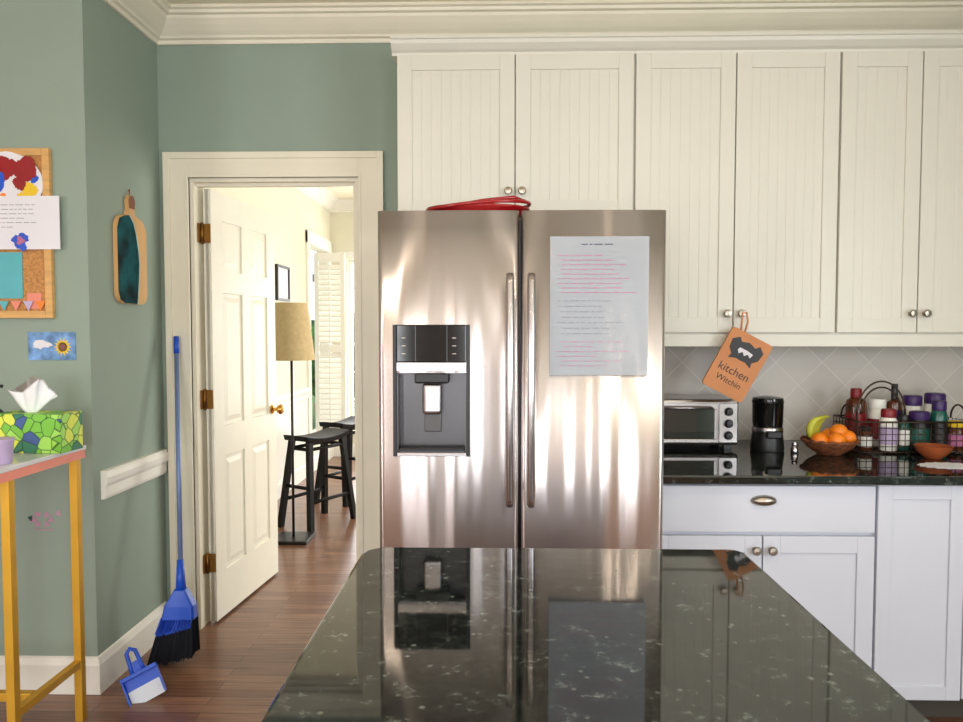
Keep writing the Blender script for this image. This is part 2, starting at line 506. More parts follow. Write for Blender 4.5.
def window(name, x0, x1, z0, z1, y, t, nx, nz, s=-1):
    e = empty(name)
    yy = y - s*t*0.5
    L = [(x0, x0+0.04, yy-0.02, yy+0.02, z0, z1), (x1-0.04, x1, yy-0.02, yy+0.02, z0, z1),
         (x0+0.04, x1-0.04, yy-0.02, yy+0.02, z0, z0+0.05), (x0+0.04, x1-0.04, yy-0.02, yy+0.02, z1-0.04, z1)]
    for i in range(1, nx):
        x = x0+(x1-x0)*i/nx; L.append((x-0.009, x+0.009, yy-0.012, yy+0.012, z0+0.05, z1-0.04))
    for i in range(1, nz):
        z = z0+(z1-z0)*i/nz
        w = 0.022 if i*2 == nz else 0.009
        L.append((x0+0.04, x1-0.04, yy-0.011, yy+0.011, z-w, z+w))
    boxes('sash', L, M_white, e)
    a, b = sorted((y, y+s*0.02))
    c = 0.09
    boxes('casing', [(x0-c, x0, a, b, z0-0.02, z1+c), (x1, x1+c, a, b, z0-0.02, z1+c), (x0, x1, a, b, z1, z1+c)], M_white, e)
    a, b = sorted((y, y+s*0.05))
    box('sill', x0-c-0.02, x1+c+0.02, a, b, z0-0.05, z0-0.02, M_white, e, bevel=0.004)
    return e
window('window_1', -1.66, -0.90, 0.32, 2.2, DF, 0.12, 2, 6)
window('window_2', -0.3, 1.0, 0.32, 2.2, DF, 0.12, 3, 6)
window('window_3', -1.75, -1.05, 0.3, 2.3, -3.6, 0.12, 2, 6, 1)
window('window_4', -0.35, 0.30, 0.15, 2.3, -3.6, 0.12, 2, 6, 1)
window('window_5', 1.15, 1.85, 0.3, 2.3, -3.6, 0.12, 2, 6, 1)

# plantation shutter opened from left wall window
sh = empty('plantation_shutter')
SX0, SX1 = -1.83, -1.52
L = [(SX0, SX0+0.045, 7.09, 7.12, 0.36, 2.19), (SX1-0.045, SX1, 7.09, 7.12, 0.36, 2.19), (SX0+0.045, SX1-0.045, 7.09, 7.12, 0.36, 0.45),
     (SX0+0.045, SX1-0.045, 7.09, 7.12, 2.10, 2.19), (SX0+0.045, SX1-0.045, 7.09, 7.12, 1.2, 1.27)]
boxes('frame', L, M_white, sh, bevel=0.003)
bm = bmesh.new()
z = 0.485
while z < 2.07:
    if not (1.17 < z < 1.30):
        vs = [bm.verts.new(p) for p in [(SX0+0.045, 7.085, z-0.022), (SX1-0.045, 7.085, z-0.022), (SX1-0.045, 7.125, z+0.022), (SX0+0.045, 7.125, z+0.022)]]
        v2 = [bm.verts.new(v.co+Vector((0, -0.004, 0.006))) for v in vs]
        bm.faces.new(vs); bm.faces.new(v2[::-1])
        for k in range(4): bm.faces.new([vs[k], vs[(k+1) % 4], v2[(k+1) % 4], v2[k]])
    z += 0.052
finish('louvers', bm, M_white, sh)
box('tilt_rod', (SX0+SX1)/2-0.005, (SX0+SX1)/2+0.005, 7.07, 7.08, 0.5, 2.05, M_white, sh)
boxes('hinges', [(-1.85, -1.83, 7.10, 7.11, 0.6, 0.68), (-1.85, -1.83, 7.10, 7.11, 1.9, 1.98)], M_nickel, sh)

# framed picture in far room
fp = empty('framed_picture')
boxes('frame', [(XL, XL+0.025, 5.9, 6.25, 1.95, 1.97), (XL, XL+0.025, 5.9, 6.25, 1.67, 1.69), (XL, XL+0.025, 5.9, 5.92, 1.69, 1.95), (XL, XL+0.025, 6.23, 6.25, 1.69, 1.95)], M_blkm, fp)
box('print', XL, XL+0.012, 5.92, 6.23, 1.69, 1.95, M_paper, fp)

# floor lamp
fl = empty('floor_lamp', (-1.375, 4.72, 0))
box('base', -0.12, 0.12, -0.12, 0.12, 0, 0.025, M_blkm, fl, bevel=0.006)
tube('pole', [(0, 0, 0.02), (0, 0, 1.50)], 0.009, M_blkm, fl)
lathe('shade', [(0.155, 1.22), (0.108, 1.60), (0.106, 1.60), (0.153, 1.222), (0.155, 1.22)], (0, 0, 0), M_lampsh, fl, seg=40)
tubes('spider', [[(-0.103, 0, 1.585), (0.103, 0, 1.585)], [(0, -0.103, 1.585), (0, 0.103, 1.585)], [(0, 0, 1.49), (0, 0, 1.585)]], 0.003, M_brass, fl)
sphere('bulb', (0, 0, 1.44), 0.03, M_white, fl)

# saddle stools
def stool(name, loc, rz):
    e = empty(name, loc, rz)
    bm = bmesh.new()
    nx, ny = 14, 6
    w, d, zt = 0.46, 0.25, 0.675
    top, bot = [], []
    for i in range(nx+1):
        rt, rb = [], []
        for j in range(ny+1):
            u = -1+2*i/nx; v = -1+2*j/ny
            x = u*w/2*(1-0.04*v*v); y = v*d/2*(1-0.05*u*u)
            z = zt-0.028+0.028*u*u-0.004*v*v
            rt.append(bm.verts.new((x, y, z))); rb.append(bm.verts.new((x*0.97, y*0.95, z-0.038)))
        top.append(rt); bot.append(rb)
    for i in range(nx):
        for j in range(ny):
            bm.faces.new([top[i][j], top[i+1][j], top[i+1][j+1], top[i][j+1]])
            bm.faces.new([bot[i][j], bot[i][j+1], bot[i+1][j+1], bot[i+1][j]])
    for i in range(nx):
        for j in (0, ny): bm.faces.new([top[i][j], top[i+1][j], bot[i+1][j], bot[i][j]])
    for j in range(ny):
        for i in (0, nx): bm.faces.new([top[i][j], top[i][j+1], bot[i][j+1], bot[i][j]])
    finish('seat', bm, M_blkw, e, bevel=0.005)
    legs = {}
    for sx in (-1, 1):
        for sy in (-1, 1):
            t = Vector((sx*0.165, sy*0.085, 0.635)); b = Vector((sx*0.225, sy*0.15, 0.0))
            legs[(sx, sy)] = (t, b)
            bm = bmesh.new()
            q = 0.019
            v1 = [bm.verts.new(t+Vector((a*q, c*q, 0))) for a, c in [(-1, -1), (1, -1), (1, 1), (-1, 1)]]
            v0 = [bm.verts.new(b+Vector((a*q, c*q, 0))) for a, c in [(-1, -1), (1, -1), (1, 1), (-1, 1)]]
            bm.faces.new(v1); bm.faces.new(v0[::-1])
            for k in range(4): bm.faces.new([v0[k], v0[(k+1) % 4], v1[(k+1) % 4], v1[k]])
            finish('leg_%d' % (len(legs)), bm, M_blkw, e)
    def at(k, z):
        t, b = legs[k]; f = z/t.z; return b.lerp(t, f)
    for a, b, z in [((-1, -1), (1, -1), 0.20), ((-1, 1), (1, 1), 0.20), ((-1, -1), (-1, 1), 0.30), ((1, -1), (1, 1), 0.30),
                    ((-1, -1), (1, -1), 0.57), ((-1, 1), (1, 1), 0.57), ((-1, -1), (-1, 1), 0.57), ((1, -1), (1, 1), 0.57)]:
        tube('rung', [at(a, z), at(b, z)], 0.013, M_blkw, e)
stool('saddle_stool', (-1.32, 5.16, 0), math.radians(60))
stool('saddle_stool.001', (-1.26, 5.90, 0), math.radians(66))

# ------------------------------------------------------------------ cabinets
def cab_door(name, x0, x1, z0, z1, yf, m, parent, bead=True, fr=0.058, knob=None):
    e = parent
    t = 0.02
    boxes(name+'_frame', [(x0, x0+fr, yf, yf+t, z0, z1), (x1-fr, x1, yf, yf+t, z0, z1),
                 (x0+fr, x1-fr, yf, yf+t, z1-fr, z1), (x0+fr, x1-fr, yf, yf+t, z0, z0+fr)], m, e, bevel=0.0015)
    bm = bmesh.new()
    a, b = x0+fr-0.001, x1-fr+0.001
    prof = []
    yp = yf+0.0065
    if bead:
        n = max(3, round((b-a)/0.038)); p = (b-a)/n
        for i in range(n):
            X = a+i*p
            prof += [(X, yp+0.0012), (X+0.0016, yp), (X+p-0.0016, yp)]
        prof.append((b, yp+0.0012))
    else:
        prof = [(a, yf+0.008), (b, yf+0.008)]
    lo = [bm.verts.new((x, y, z0+fr-0.001)) for x, y in prof]
    hi = [bm.verts.new((x, y, z1-fr+0.001)) for x, y in prof]
    for i in range(len(prof)-1):
        bm.faces.new([lo[i], lo[i+1], hi[i+1], hi[i]])
    q0 = [bm.verts.new((a, yf+0.019, z0+fr-0.001)), bm.verts.new((b, yf+0.019, z0+fr-0.001)), bm.verts.new((b, yf+0.019, z1-fr+0.001)), bm.verts.new((a, yf+0.019, z1-fr+0.001))]
    bm.faces.new(q0)
    finish(name+'_panel', bm, m, e)
    if knob:
        lathe(name+'_knob', [(0.009, 0), (0.006, -0.006), (0.006, -0.014), (0.014, -0.018), (0.0165, -0.024), (0.013, -0.030), (0, -0.032)],
              (knob[0], yf, knob[1]), M_nickel, e, axis='Y', seg=20)

YU = 2.93
uc = empty('upper_cabinet')
boxes('carcass', [(-0.41, 0.553, YU+0.022, DB-0.001, 1.885, 2.545), (0.555, 2.69, YU+0.022, DB-0.001, 1.40, 2.545)], M_cab, uc)
boxes('light_rail', [(0.555, 2.69, YU+0.004, YU+0.03, 1.352, 1.403), (0.555, 0.575, YU+0.03, DB-0.002, 1.352, 1.40)], M_cab, uc, bevel=0.002)
def dd(n, x0, x1, z0, ks, kz):
    cab_door(n, x0+0.0025, x1-0.0025, z0, 2.536, YU, M_cab, uc, True, 0.06, ((x1-0.028) if ks == 'R' else (x0+0.028), kz))
dd('door_a', -0.41, 0.073, 1.89, 'R', 1.985)
dd('door_b', 0.073, 0.555, 1.89, 'L', 1.985)
dd('door_c', 0.56, 0.965, 1.41, 'R', 1.487)
dd('door_d', 0.965, 1.38, 1.41, 'L', 1.487)
dd('door_e', 1.385, 1.708, 1.41, 'R', 1.487)
dd('door_f', 1.708, 2.035, 1.41, 'L', 1.487)
dd('door_g', 2.035, 2.365, 1.41, 'R', 1.487)
dd('door_h', 2.365, 2.69, 1.41, 'L', 1.487)
ccr = [(0, 2.538), (0.006, 2.538), (0.010, 2.548), (0.022, 2.556), (0.04, 2.575), (0.045, 2.588), (0.052, 2.591), (0.052, 2.602), (0, 2.602)]
molding('cabinet_crown', [(-0.43, YU+0.018), (2.69, YU+0.018)], ccr, M_cab, uc)
box('cabinet_top', -0.43, 2.69, YU+0.02, DB-0.002, 2.546, 2.60, M_cab, uc)

YB = 2.50
bc = empty('base_cabinet')
boxes('carcass', [(0.545, 2.69, YB+0.022, DB-0.001, 0.105, 0.883), (0.545, 2.69, YB+0.09, DB-0.001, 0, 0.105)], M_cabl, bc)
box('toe_kick', 0.545, 2.69, YB+0.086, YB+0.0899, 0.0, 0.105, M_gap, bc)
box('drawer_front', 0.548, 1.331, YB, YB+0.02, 0.705, 0.872, M_cabl, bc, bevel=0.003)
bm = bmesh.new()
addlathe(bm, [(0.0, -0.022), (0.03, -0.020), (0.042, -0.012), (0.046, 0.0)], 0.94, YB, 0.82, 24, 'Y', 1, 0.42)
finish('pull', bm, M_nickel, bc, smooth=True)
cab_door('door_a', 0.548, 0.937, 0.112, 0.692, YB, M_cabl, bc, False, 0.06, (0.912, 0.645))
cab_door('door_b', 0.942, 1.331, 0.112, 0.692, YB, M_cabl, bc, False, 0.06, (0.968, 0.645))
cab_door('door_c', 1.338, 1.640, 0.108, 0.876, YB-0.004, M_cabl, bc, False, 0.05)
cab_door('door_d', 1.648, 2.10, 0.112, 0.872, YB, M_cabl, bc, False, 0.06)
cab_door('door_e', 2.106, 2.68, 0.112, 0.872, YB, M_cabl, bc, False, 0.06)
box('countertop', 0.540, 2.69, 2.46, DB-0.002, 0.884, 0.915, M_gran, None, bevel=0.006)
box('backsplash', 0.45, 2.69, DB-0.010, DB-0.001, 0.916, 1.351, M_tile)

# ------------------------------------------------------------------ refrigerator
fr = empty('refrigerator')
YF = 2.243
def fridge_door(name, x0, x1, hole=None):
    bm = bmesh.new()
    r = 0.016
    prof = []
    w = x1-x0
    for i in range(7):
        a = math.pi/2*i/6
        prof.append((x0+r-r*math.cos(a), YF+0.006+r-r*math.sin(a)))
    X = [x0+r+(w-2*r)*i/90 for i in range(1, 90)]
    if hole:
        X = [x for x in X if abs(x-hole[0]) > 0.003 and abs(x-hole[1]) > 0.003]+[hole[0], hole[1]]
        X.sort()
    for x in X:
        t = -1+2*(x-x0-r)/(w-2*r)
        y = YF+0.006*t*t+(1-t*t)*(0.0011*math.sin(x*31+1.4)+0.00055*math.sin(x*67+0.5)+0.00012*math.sin(x*150))
        prof.append((x, y))
    for i in range(7):
        a = math.pi/2*(1-i/6)
        prof.append((x1-r+r*math.cos(a), YF+0.006+r-r*math.sin(a)))
    prof += [(x1, YF+0.075), (x0, YF+0.075)]
    zs = [0.06, 1.795] if not hole else [0.06, hole[2], hole[3], 1.795]
    lev = [[bm.verts.new((x, y, z)) for x, y in prof] for z in zs]
    k = len(prof)
    for l in range(len(zs)-1):
        for i in range(k):
            j = (i+1) % k
            if hole and l == 1 and prof[i][0] >= hole[0]-1e-6 and prof[j][0] <= hole[1]+1e-6 and prof[j][0] > prof[i][0]:
                continue
            f = bm.faces.new([lev[l][i], lev[l][j], lev[l+1][j], lev[l+1][i]])
            f.smooth = i < k-3
    bm.faces.new(lev[0][::-1]); bm.faces.new(lev[-1])
    return finish(name, bm, M_steel, fr)
HX0, HX1, HZ0, HZ1 = -0.318, -0.097, 1.03, 1.285
fridge_door('freezer_door', -0.379, 0.0695, (HX0, HX1, HZ0, HZ1))
fridge_door('fridge_door', 0.0765, 0.532)
box('body', -0.372, 0.519, YF+0.085, 2.99, 0.03, 1.775, M_steeld, fr, bevel=0.005)
box('grille', -0.36, 0.51, YF+0.06, YF+0.10, 0.0, 0.055, M_blkm, fr)
boxes('gasket', [(-0.365, 0.062, YF+0.075, YF+0.085, 0.07, 1.78), (0.084, 0.512, YF+0.075, YF+0.085, 0.07, 1.78)], M_blkm, fr)
boxes('hinge_cap', [(-0.36, -0.27, YF+0.10, YF+0.20, 1.774, 1.80), (0.41, 0.50, YF+0.10, YF+0.20, 1.774, 1.80)], M_steeld, fr, bevel=0.006)
for i, hx in enumerate((0.040, 0.106)):
    bm = bmesh.new()
    addtube(bm, [(hx, YF-0.045, 0.872), (hx, YF-0.055, 0.895), (hx, YF-0.056, 1.23), (hx, YF-0.055, 1.565), (hx, YF-0.045, 1.592)], [0.0115, 0.0135, 0.0135, 0.0135, 0.0115], 16)
    addtube(bm, [(hx, YF-0.052, 0.92), (hx, YF+0.008, 0.92)], 0.009, 10)
    addtube(bm, [(hx, YF-0.052, 1.545), (hx, YF+0.008, 1.545)], 0.009, 10)
    finish('handle_%d' % (i+1), bm, M_steelh, fr, smooth=True)
boxes('dispenser_bezel', [(-0.330, -0.318, YF-0.006, YF+0.01, 1.018, 1.437), (-0.097, -0.085, YF-0.006, YF+0.01, 1.018, 1.437)], M_blkm, fr, bevel=0.002)
boxes('dispenser_strip', [(-0.318, -0.097, YF-0.006, YF+0.01, 1.018, 1.030), (-0.318, -0.097, YF-0.007, YF+0.01, 1.288, 1.318)], M_steelh, fr, bevel=0.002)
box('control_panel', -0.318, -0.097, YF-0.008, YF+0.01, 1.318, 1.437, M_blk, fr, bevel=0.003)
L = []
for z in (1.345, 1.37, 1.395):
    for x in (-0.295, -0.135):
        L.append((x-0.006, x+0.006, YF-0.0088, YF-0.0078, z-0.0008, z+0.0008))
boxes('control_labels', L, M_nickel, fr)
boxes('control_divider', [(-0.258, -0.2565, YF-0.0088, YF-0.0078, 1.32, 1.435), (-0.1585, -0.157, YF-0.0088, YF-0.0078, 1.32, 1.435)], M_niche, fr)
boxes('niche_liner', [(HX0, HX1, YF+0.056, YF+0.060, HZ0, HZ1), (HX0, HX0+0.004, YF+0.001, YF+0.056, HZ0, HZ1), (HX1-0.004, HX1, YF+0.001, YF+0.056, HZ0, HZ1),
                      (HX0, HX1, YF+0.001, YF+0.056, HZ1-0.004, HZ1), (HX0, HX1, YF+0.001, YF+0.056, HZ0, HZ0+0.004)], M_niche, fr)
box('drip_tray', -0.311, -0.104, YF-0.002, YF+0.05, 1.034, 1.044, M_blkm, fr, bevel=0.002)
box('chute_housing', -0.262, -0.153, YF-0.002, YF+0.055, 1.250, 1.2845, M_blkm, fr, bevel=0.006)
box('chute', -0.238, -0.177, YF+0.004, YF+0.045, 1.150, 1.250, M_steelh, fr, bevel=0.012, seg=4)
box('paddle', -0.235, -0.18, YF+0.046, YF+0.055, 1.09, 1.2, M_steeld, fr, bevel=0.003)
cs = empty('magnetic_calendar_sheet')
YS = YF-0.0035
box('sheet', 0.166, 0.474, YS-0.0012, YS, 1.278, 1.712, M_sheet, cs)
lines('notes_top', 0.185, 0.455, 1.53, 1.66, 9, YS-0.0013, M_pinkink, cs, h=0.0024)
lines('notes_middle', 0.185, 0.455, 1.40, 1.52, 7, YS-0.0013, M_inkl, cs, h=0.0018, fill=0.7)
lines('notes_bottom', 0.185, 0.455, 1.30, 1.39, 6, YS-0.0013, M_pinkink, cs, h=0.0018, fill=0.7)
lines('title', 0.26, 0.38, 1.675, 1.70, 1, YS-0.0013, M_ink, cs, h=0.003)
tr = empty('red_serving_tray', (-0.065, 2.42, 1.797))
bm = bmesh.new()
seg = 48
prof = [(0.0, 0.0), (0.8, 0.0), (0.86, 0.004), (0.96, 0.022), (1.0, 0.026), (1.0, 0.031), (0.95, 0.028), (0.84, 0.010), (0.78, 0.006), (0.0, 0.006)]
rings = []
for r, h in prof:
    rings.append([bm.verts.new((max(r, 0.001)*0.175*math.cos(2*math.pi*k/seg), max(r, 0.001)*0.12*math.sin(2*math.pi*k/seg), h)) for k in range(seg)])
for i in range(len(rings)-1):
    for k in range(seg): bm.faces.new([rings[i][k], rings[i][(k+1) % seg], rings[i+1][(k+1) % seg], rings[i+1][k]])
finish('dish', bm, M_red, tr, smooth=True)
tube('handle_rim', [(0.175*math.cos(a), 0.12*math.sin(a), 0.033+0.014*math.cos(a)) for a in [2*math.pi*k/40 for k in range(41)]], 0.006, M_red, tr)
tube('handle_bar', [(-0.17, -0.02, 0.025), (-0.1, -0.06, 0.03), (0.02, -0.08, 0.046), (0.12, -0.06, 0.06), (0.172, -0.01, 0.05)], 0.006, M_red, tr)

# ------------------------------------------------------------------ island
isl = empty('kitchen_island')
bm = bmesh.new()
x0, x1, y0, y1 = -0.308, 0.565, 0.30, 1.634
pts = []
def arc(cx, cy, r, a0, a1, n=10):
    for i in range(n+1):
        a = math.radians(a0+(a1-a0)*i/n); pts.append((cx+r*math.cos(a), cy+r*math.sin(a)))
arc(x0+0.05, y0+0.05, 0.05, 180, 270)
arc(x1-0.05, y0+0.05, 0.05, 270, 360)
arc(x1-0.035, y1-0.035, 0.035, 0, 90)
arc(x0+0.06, y1-0.06, 0.06, 90, 180)
lo = [bm.verts.new((x, y, 0.884)) for x, y in pts]
hi = [bm.verts.new((x, y, 0.915)) for x, y in pts]
bm.faces.new(lo[::-1]); bm.faces.new(hi)
for i in range(len(pts)): bm.faces.new([lo[i], lo[(i+1) % len(pts)], hi[(i+1) % len(pts)], hi[i]])
finish('countertop', bm, M_gran, isl, bevel=0.008, seg=3)
boxes('base', [(x0+0.04, x1-0.04, y0+0.04, y1-0.05, 0.10, 0.884), (x0+0.10, x1-0.10, y0+0.1, y1-0.12, 0, 0.10)], M_cabl, isl)
cab_door('front_door_a', x0+0.05, 0.125, 0.12, 0.86, y0+0.019, M_cabl, isl, False)
cab_door('front_door_b', 0.129, x1-0.05, 0.12, 0.86, y0+0.019, M_cabl, isl, False)

# ------------------------------------------------------------------ counter objects
ZC = 0.9155
to = empty('toaster_oven', (0.825, 2.99, ZC))
box('shell', -0.195, 0.195, 0.008, 0.25, 0.018, 0.212, M_steelh, to, bevel=0.012)
boxes('feet', [(-0.17, -0.14, 0.03, 0.06, 0, 0.02), (0.14, 0.17, 0.03, 0.06, 0, 0.02), (-0.17, -0.14, 0.2, 0.23, 0, 0.02), (0.14, 0.17, 0.2, 0.23, 0, 0.02)], M_blkm, to)
boxes('door_frame', [(-0.185, 0.10, -0.002, 0.010, 0.172, 0.196), (-0.185, 0.10, -0.002, 0.010, 0.03, 0.045), (-0.185, -0.172, -0.002, 0.010, 0.045, 0.172), (0.088, 0.10, -0.002, 0.010, 0.045, 0.172)], M_steelh, to, bevel=0.002)
box('glass', -0.172, 0.088, 0.001, 0.009, 0.045, 0.172, M_glassg, to)
tube('handle', [(-0.16, 0, 0.18), (-0.155, -0.028, 0.18), (0.07, -0.028, 0.18), (0.075, 0, 0.18)], 0.006, M_steelh, to)
box('control_panel', 0.108, 0.186, -0.001, 0.009, 0.03, 0.198, M_steelh, to, bevel=0.003)
for k, z in enumerate((0.062, 0.112, 0.162)):
    lathe('dial_%d' % k, [(0.018, 0), (0.018, -0.006), (0.013, -0.010), (0.013, -0.022), (0, -0.023)], (0.147, -0.001, z), M_blkm, to, axis='Y', seg=20)
cg = empty('coffee_grinder', (1.135, 2.99, ZC))
lathe('base', [(0.066, 0), (0.068, 0.01), (0.062, 0.06), (0.060, 0.075), (0, 0.075)], (0, 0, 0), M_blkm, cg)
lathe('band', [(0.0605, 0.0755), (0.0625, 0.08), (0.0625, 0.095), (0.0605, 0.10), (0, 0.10)], (0, 0, 0), M_steelh, cg)
lathe('hopper', [(0.058, 0.1005), (0.061, 0.12), (0.062, 0.20), (0.064, 0.205), (0.060, 0.222), (0.03, 0.228), (0, 0.228)], (0, 0, 0), M_blk, cg)
box('chute', -0.03, 0.03, -0.085, -0.055, 0.06, 0.09, M_blkm, cg, bevel=0.006)
lathe('salt_shaker', [(0.014, 0), (0.016, 0.004), (0.013, 0.025), (0.009, 0.03), (0.012, 0.035), (0.010, 0.045), (0, 0.047)], (1.22, 2.92, ZC), M_steelh)

fb = empty('fruit_bowl', (1.352, 2.90, ZC))
lathe('bowl', [(0.045, 0), (0.05, 0.004), (0.085, 0.028), (0.104, 0.052), (0.106, 0.058), (0.10, 0.058), (0.08, 0.034), (0.045, 0.012), (0, 0.012)], (0, 0, 0), M_wick, fb, seg=36)
tube('rim', [(0.104*math.cos(a), 0.104*math.sin(a), 0.058+0.003*math.sin(16*a)) for a in [2*math.pi*k/64 for k in range(65)]], 0.006, M_wick, fb)
for i, (x, y, z) in enumerate([(0.0, -0.06, 0.066), (0.062, -0.02, 0.07), (0.01, 0.03, 0.068), (0.03, -0.015, 0.095), (-0.055, -0.035, 0.062), (0.03, 0.06, 0.068)]):
    sphere('orange_%d' % i, (x, y, z), 0.033, M_orange, fb, (1, 1, 0.93))
for k in range(4):
    P, R = [], []
    for i in range(9):
        a = math.radians(-40+i*17)
        P.append((-0.065+0.017*k-0.045*math.cos(a)+0.03, 0.0+0.018*k, 0.095+0.052*math.sin(a)))
        R.append([0.005, 0.011, 0.014, 0.015, 0.015, 0.014, 0.012, 0.007, 0.004][i])
    tube('banana_%d' % k, P, R, M_banana, fb, seg=10)

# wire basket with bottles
wb = empty('wire_basket', (1.71, 3.02, ZC))
W, Dp = 0.232, 0.115
LL = []
for z in (0.006, 0.03, 0.055, 0.08, 0.105, 0.13):
    LL.append([(-W, -Dp, z), (W, -Dp, z), (W, Dp, z), (-W, Dp, z), (-W, -Dp, z)])
for i in range(19):
    x = -W+2*W*i/18
    LL.append([(x, -Dp, 0.13), (x, -Dp, 0.006), (x, Dp, 0.006), (x, Dp, 0.13)])
for i in range(1, 9):
    y = -Dp+2*Dp*i/9
    LL.append([(-W, y, 0.13), (-W, y, 0.006), (W, y, 0.006), (W, y, 0.13)])
tubes('mesh', LL, 0.0018, M_wire, wb, 6)
HH = [[(-0.10-0.10*math.cos(a), -0.02, 0.15+0.14*math.sin(a)) for a in [math.pi*k/20 for k in range(21)]]]
HH.append([(-0.10-0.085*math.cos(a), -0.02, 0.15+0.115*math.sin(a)) for a in [math.pi*k/20 for k in range(21)]])
for s in (-1, 1):
    HH.append([(s*W, 0.05*math.cos(a), 0.13+0.06*math.sin(a)) for a in [math.pi*k/12 for k in range(13)]])
HH.append([(-W, -Dp, 0.13), (W, -Dp, 0.13), (W, Dp, 0.13), (-W, Dp, 0.13), (-W, -Dp, 0.13)])
HH.append([(-0.2, -0.02, 0.006), (-0.2, -0.02, 0.15)]); HH.append([(0.0, -0.02, 0.006), (0.0, -0.02, 0.15)])
tubes('handle', HH, 0.0038, M_wire, wb, 8)
def jar(name, x, y, z, r, h, mb, mc, lab=None, neck=0.78, ch=0.2):
    lathe(name+'_body', [(r*0.94, 0), (r, 0.004), (r, h*(1-ch)*0.86), (r*0.9, h*(1-ch)*0.94), (r*neck, h*(1-ch)), (0, h*(1-ch))], (x, y, z), mb, wb, seg=24)
    lathe(name+'_cap', [(r*neck*1.05, h*(1-ch)+0.0005), (r*neck*1.08, h*(1-ch)+0.004), (r*neck*1.08, h*0.97), (r*neck*0.95, h), (0, h)], (x, y, z), mc, wb, seg=24)
    if lab:
        lathe(name+'_label', [(r*1.015, h*0.15), (r*1.015, h*0.58)], (x, y, z), lab, wb, seg=24, smooth=True)
ZB = 0.009
jar('spice_bottle', -0.19, -0.07, ZB, 0.026, 0.10, M_jar, M_blkm, M_white)
jar('vitamin_bottle_a', -0.095, -0.068, ZB, 0.034, 0.17, M_white, M_dred, M_lilac)
jar('vitamin_bottle_b', -0.03, -0.065, ZB, 0.022, 0.145, M_jarg, M_blkm, M_white)
jar('vitamin_bottle_c', 0.035, -0.06, ZB, 0.038, 0.16, M_blkm, M_purple, M_jarg, 0.9)
jar('vitamin_bottle_d', 0.115, -0.06, ZB, 0.032, 0.205, M_jarg, M_purple, M_blkm)
jar('vitamin_bottle_e', 0.187, -0.06, ZB, 0.034, 0.12, M_jar, M_yel, M_pinkink, 0.9)
jar('syrup_bottle', -0.165, 0.06, ZB, 0.042, 0.245, M_jar, M_dred, M_dred, 0.5, 0.16)
jar('vitamin_bottle_f', -0.075, 0.06, ZB, 0.036, 0.20, M_white, M_white, M_dred, 0.9)
jar('vitamin_bottle_g', -0.002, 0.06, ZB, 0.030, 0.265, M_jar, M_blkm, M_purple, 0.4, 0.25)
jar('vitamin_bottle_h', 0.075, 0.06, ZB, 0.038, 0.215, M_white, M_purple, M_purple, 0.9)
jar('vitamin_bottle_i', 0.17, 0.06, ZB, 0.044, 0.225, M_white, M_purple, M_jarg, 0.85)
sb = lathe('stoneware_bowl', [(0.03, 0), (0.06, 0.028), (0.068, 0.05), (0.062, 0.048), (0.03, 0.01), (0, 0.01)], (1.72, 2.82, ZC), M_terra, None, seg=24)
dl = []
for k in range(64):
    a = 2*math.pi*k/64; r = 0.085+0.006*math.sin(16*a)
    dl.append((1.68+r*1.2*math.cos(a), 2.66+r*0.7*math.sin(a), ZC))
flatpoly('lace_doily', dl, M_paper, None, 0.0015, (0, 0, 1))

# pot holder hanging from knob
ph = empty('pot_holder', (0.968, 2.888, 1.280))
ph.rotation_euler = (math.radians(2), math.radians(28), 0)
def rr(x0, x1, z0, z1, r, n=6):
    P = []
    for cx, cz, a0 in [(x1-r, z1-r, 0), (x0+r, z1-r, 90), (x0+r, z0+r, 180), (x1-r, z0+r, 270)]:
        for i in range(n+1):
            a = math.radians(a0+90*i/n); P.append((cx+r*math.cos(a), 0, cz+r*math.sin(a)))
    return P
flatpoly('pad', rr(-0.09, 0.09, -0.13, 0.13, 0.014), M_tan, ph, 0.012)
bull = [(-0.065, 0.05), (-0.07, 0.085), (-0.045, 0.105), (-0.03, 0.09), (0.0, 0.10), (0.03, 0.09), (0.045, 0.105), (0.07, 0.085), (0.065, 0.05),
        (0.045, 0.03), (0.05, 0.01), (0.02, 0.022), (0.0, 0.02), (-0.02, 0.022), (-0.05, 0.01), (-0.045, 0.03)]
flatpoly('bull_print', [(x, -0.0121, z) for x, z in bull], M_blkm, ph, 0.001)
flatpoly('bull_face', [(x, -0.0132, z+0.055) for x, z in [(-0.03, 0.0), (-0.02, -0.012), (-0.008, 0.0), (0.004, -0.012), (0.016, 0.0), (0.03, -0.010), (0.034, 0.008), (0.01, 0.012), (-0.025, 0.012)]], M_paper, ph, 0.0008)
def text(name, s, size, loc, rot, m, parent):
    cu = bpy.data.curves.new(name, 'FONT'); cu.body = s; cu.size = size; cu.extrude = 0.0004; cu.align_x = 'CENTER'
    cu.materials.append(m)
    o = bpy.data.objects.new(name, cu); o.location = loc; o.rotation_euler = rot
    link(o, parent)
    return o
text('print_kitchen', 'kitchen', 0.046, (0, -0.0126, -0.045), (math.radians(90), 0, 0), M_blkm, ph)
text('print_witchin', 'Witchin', 0.034, (0, -0.0126, -0.085), (math.radians(90), 0, 0), M_blkm, ph)
tube('loop', [(-0.05, -0.006, 0.12), (-0.068, -0.012, 0.155), (-0.085, -0.016, 0.19), (-0.072, -0.016, 0.2), (-0.05, -0.014, 0.17), (-0.035, -0.006, 0.12)], 0.004, M_tan, ph)

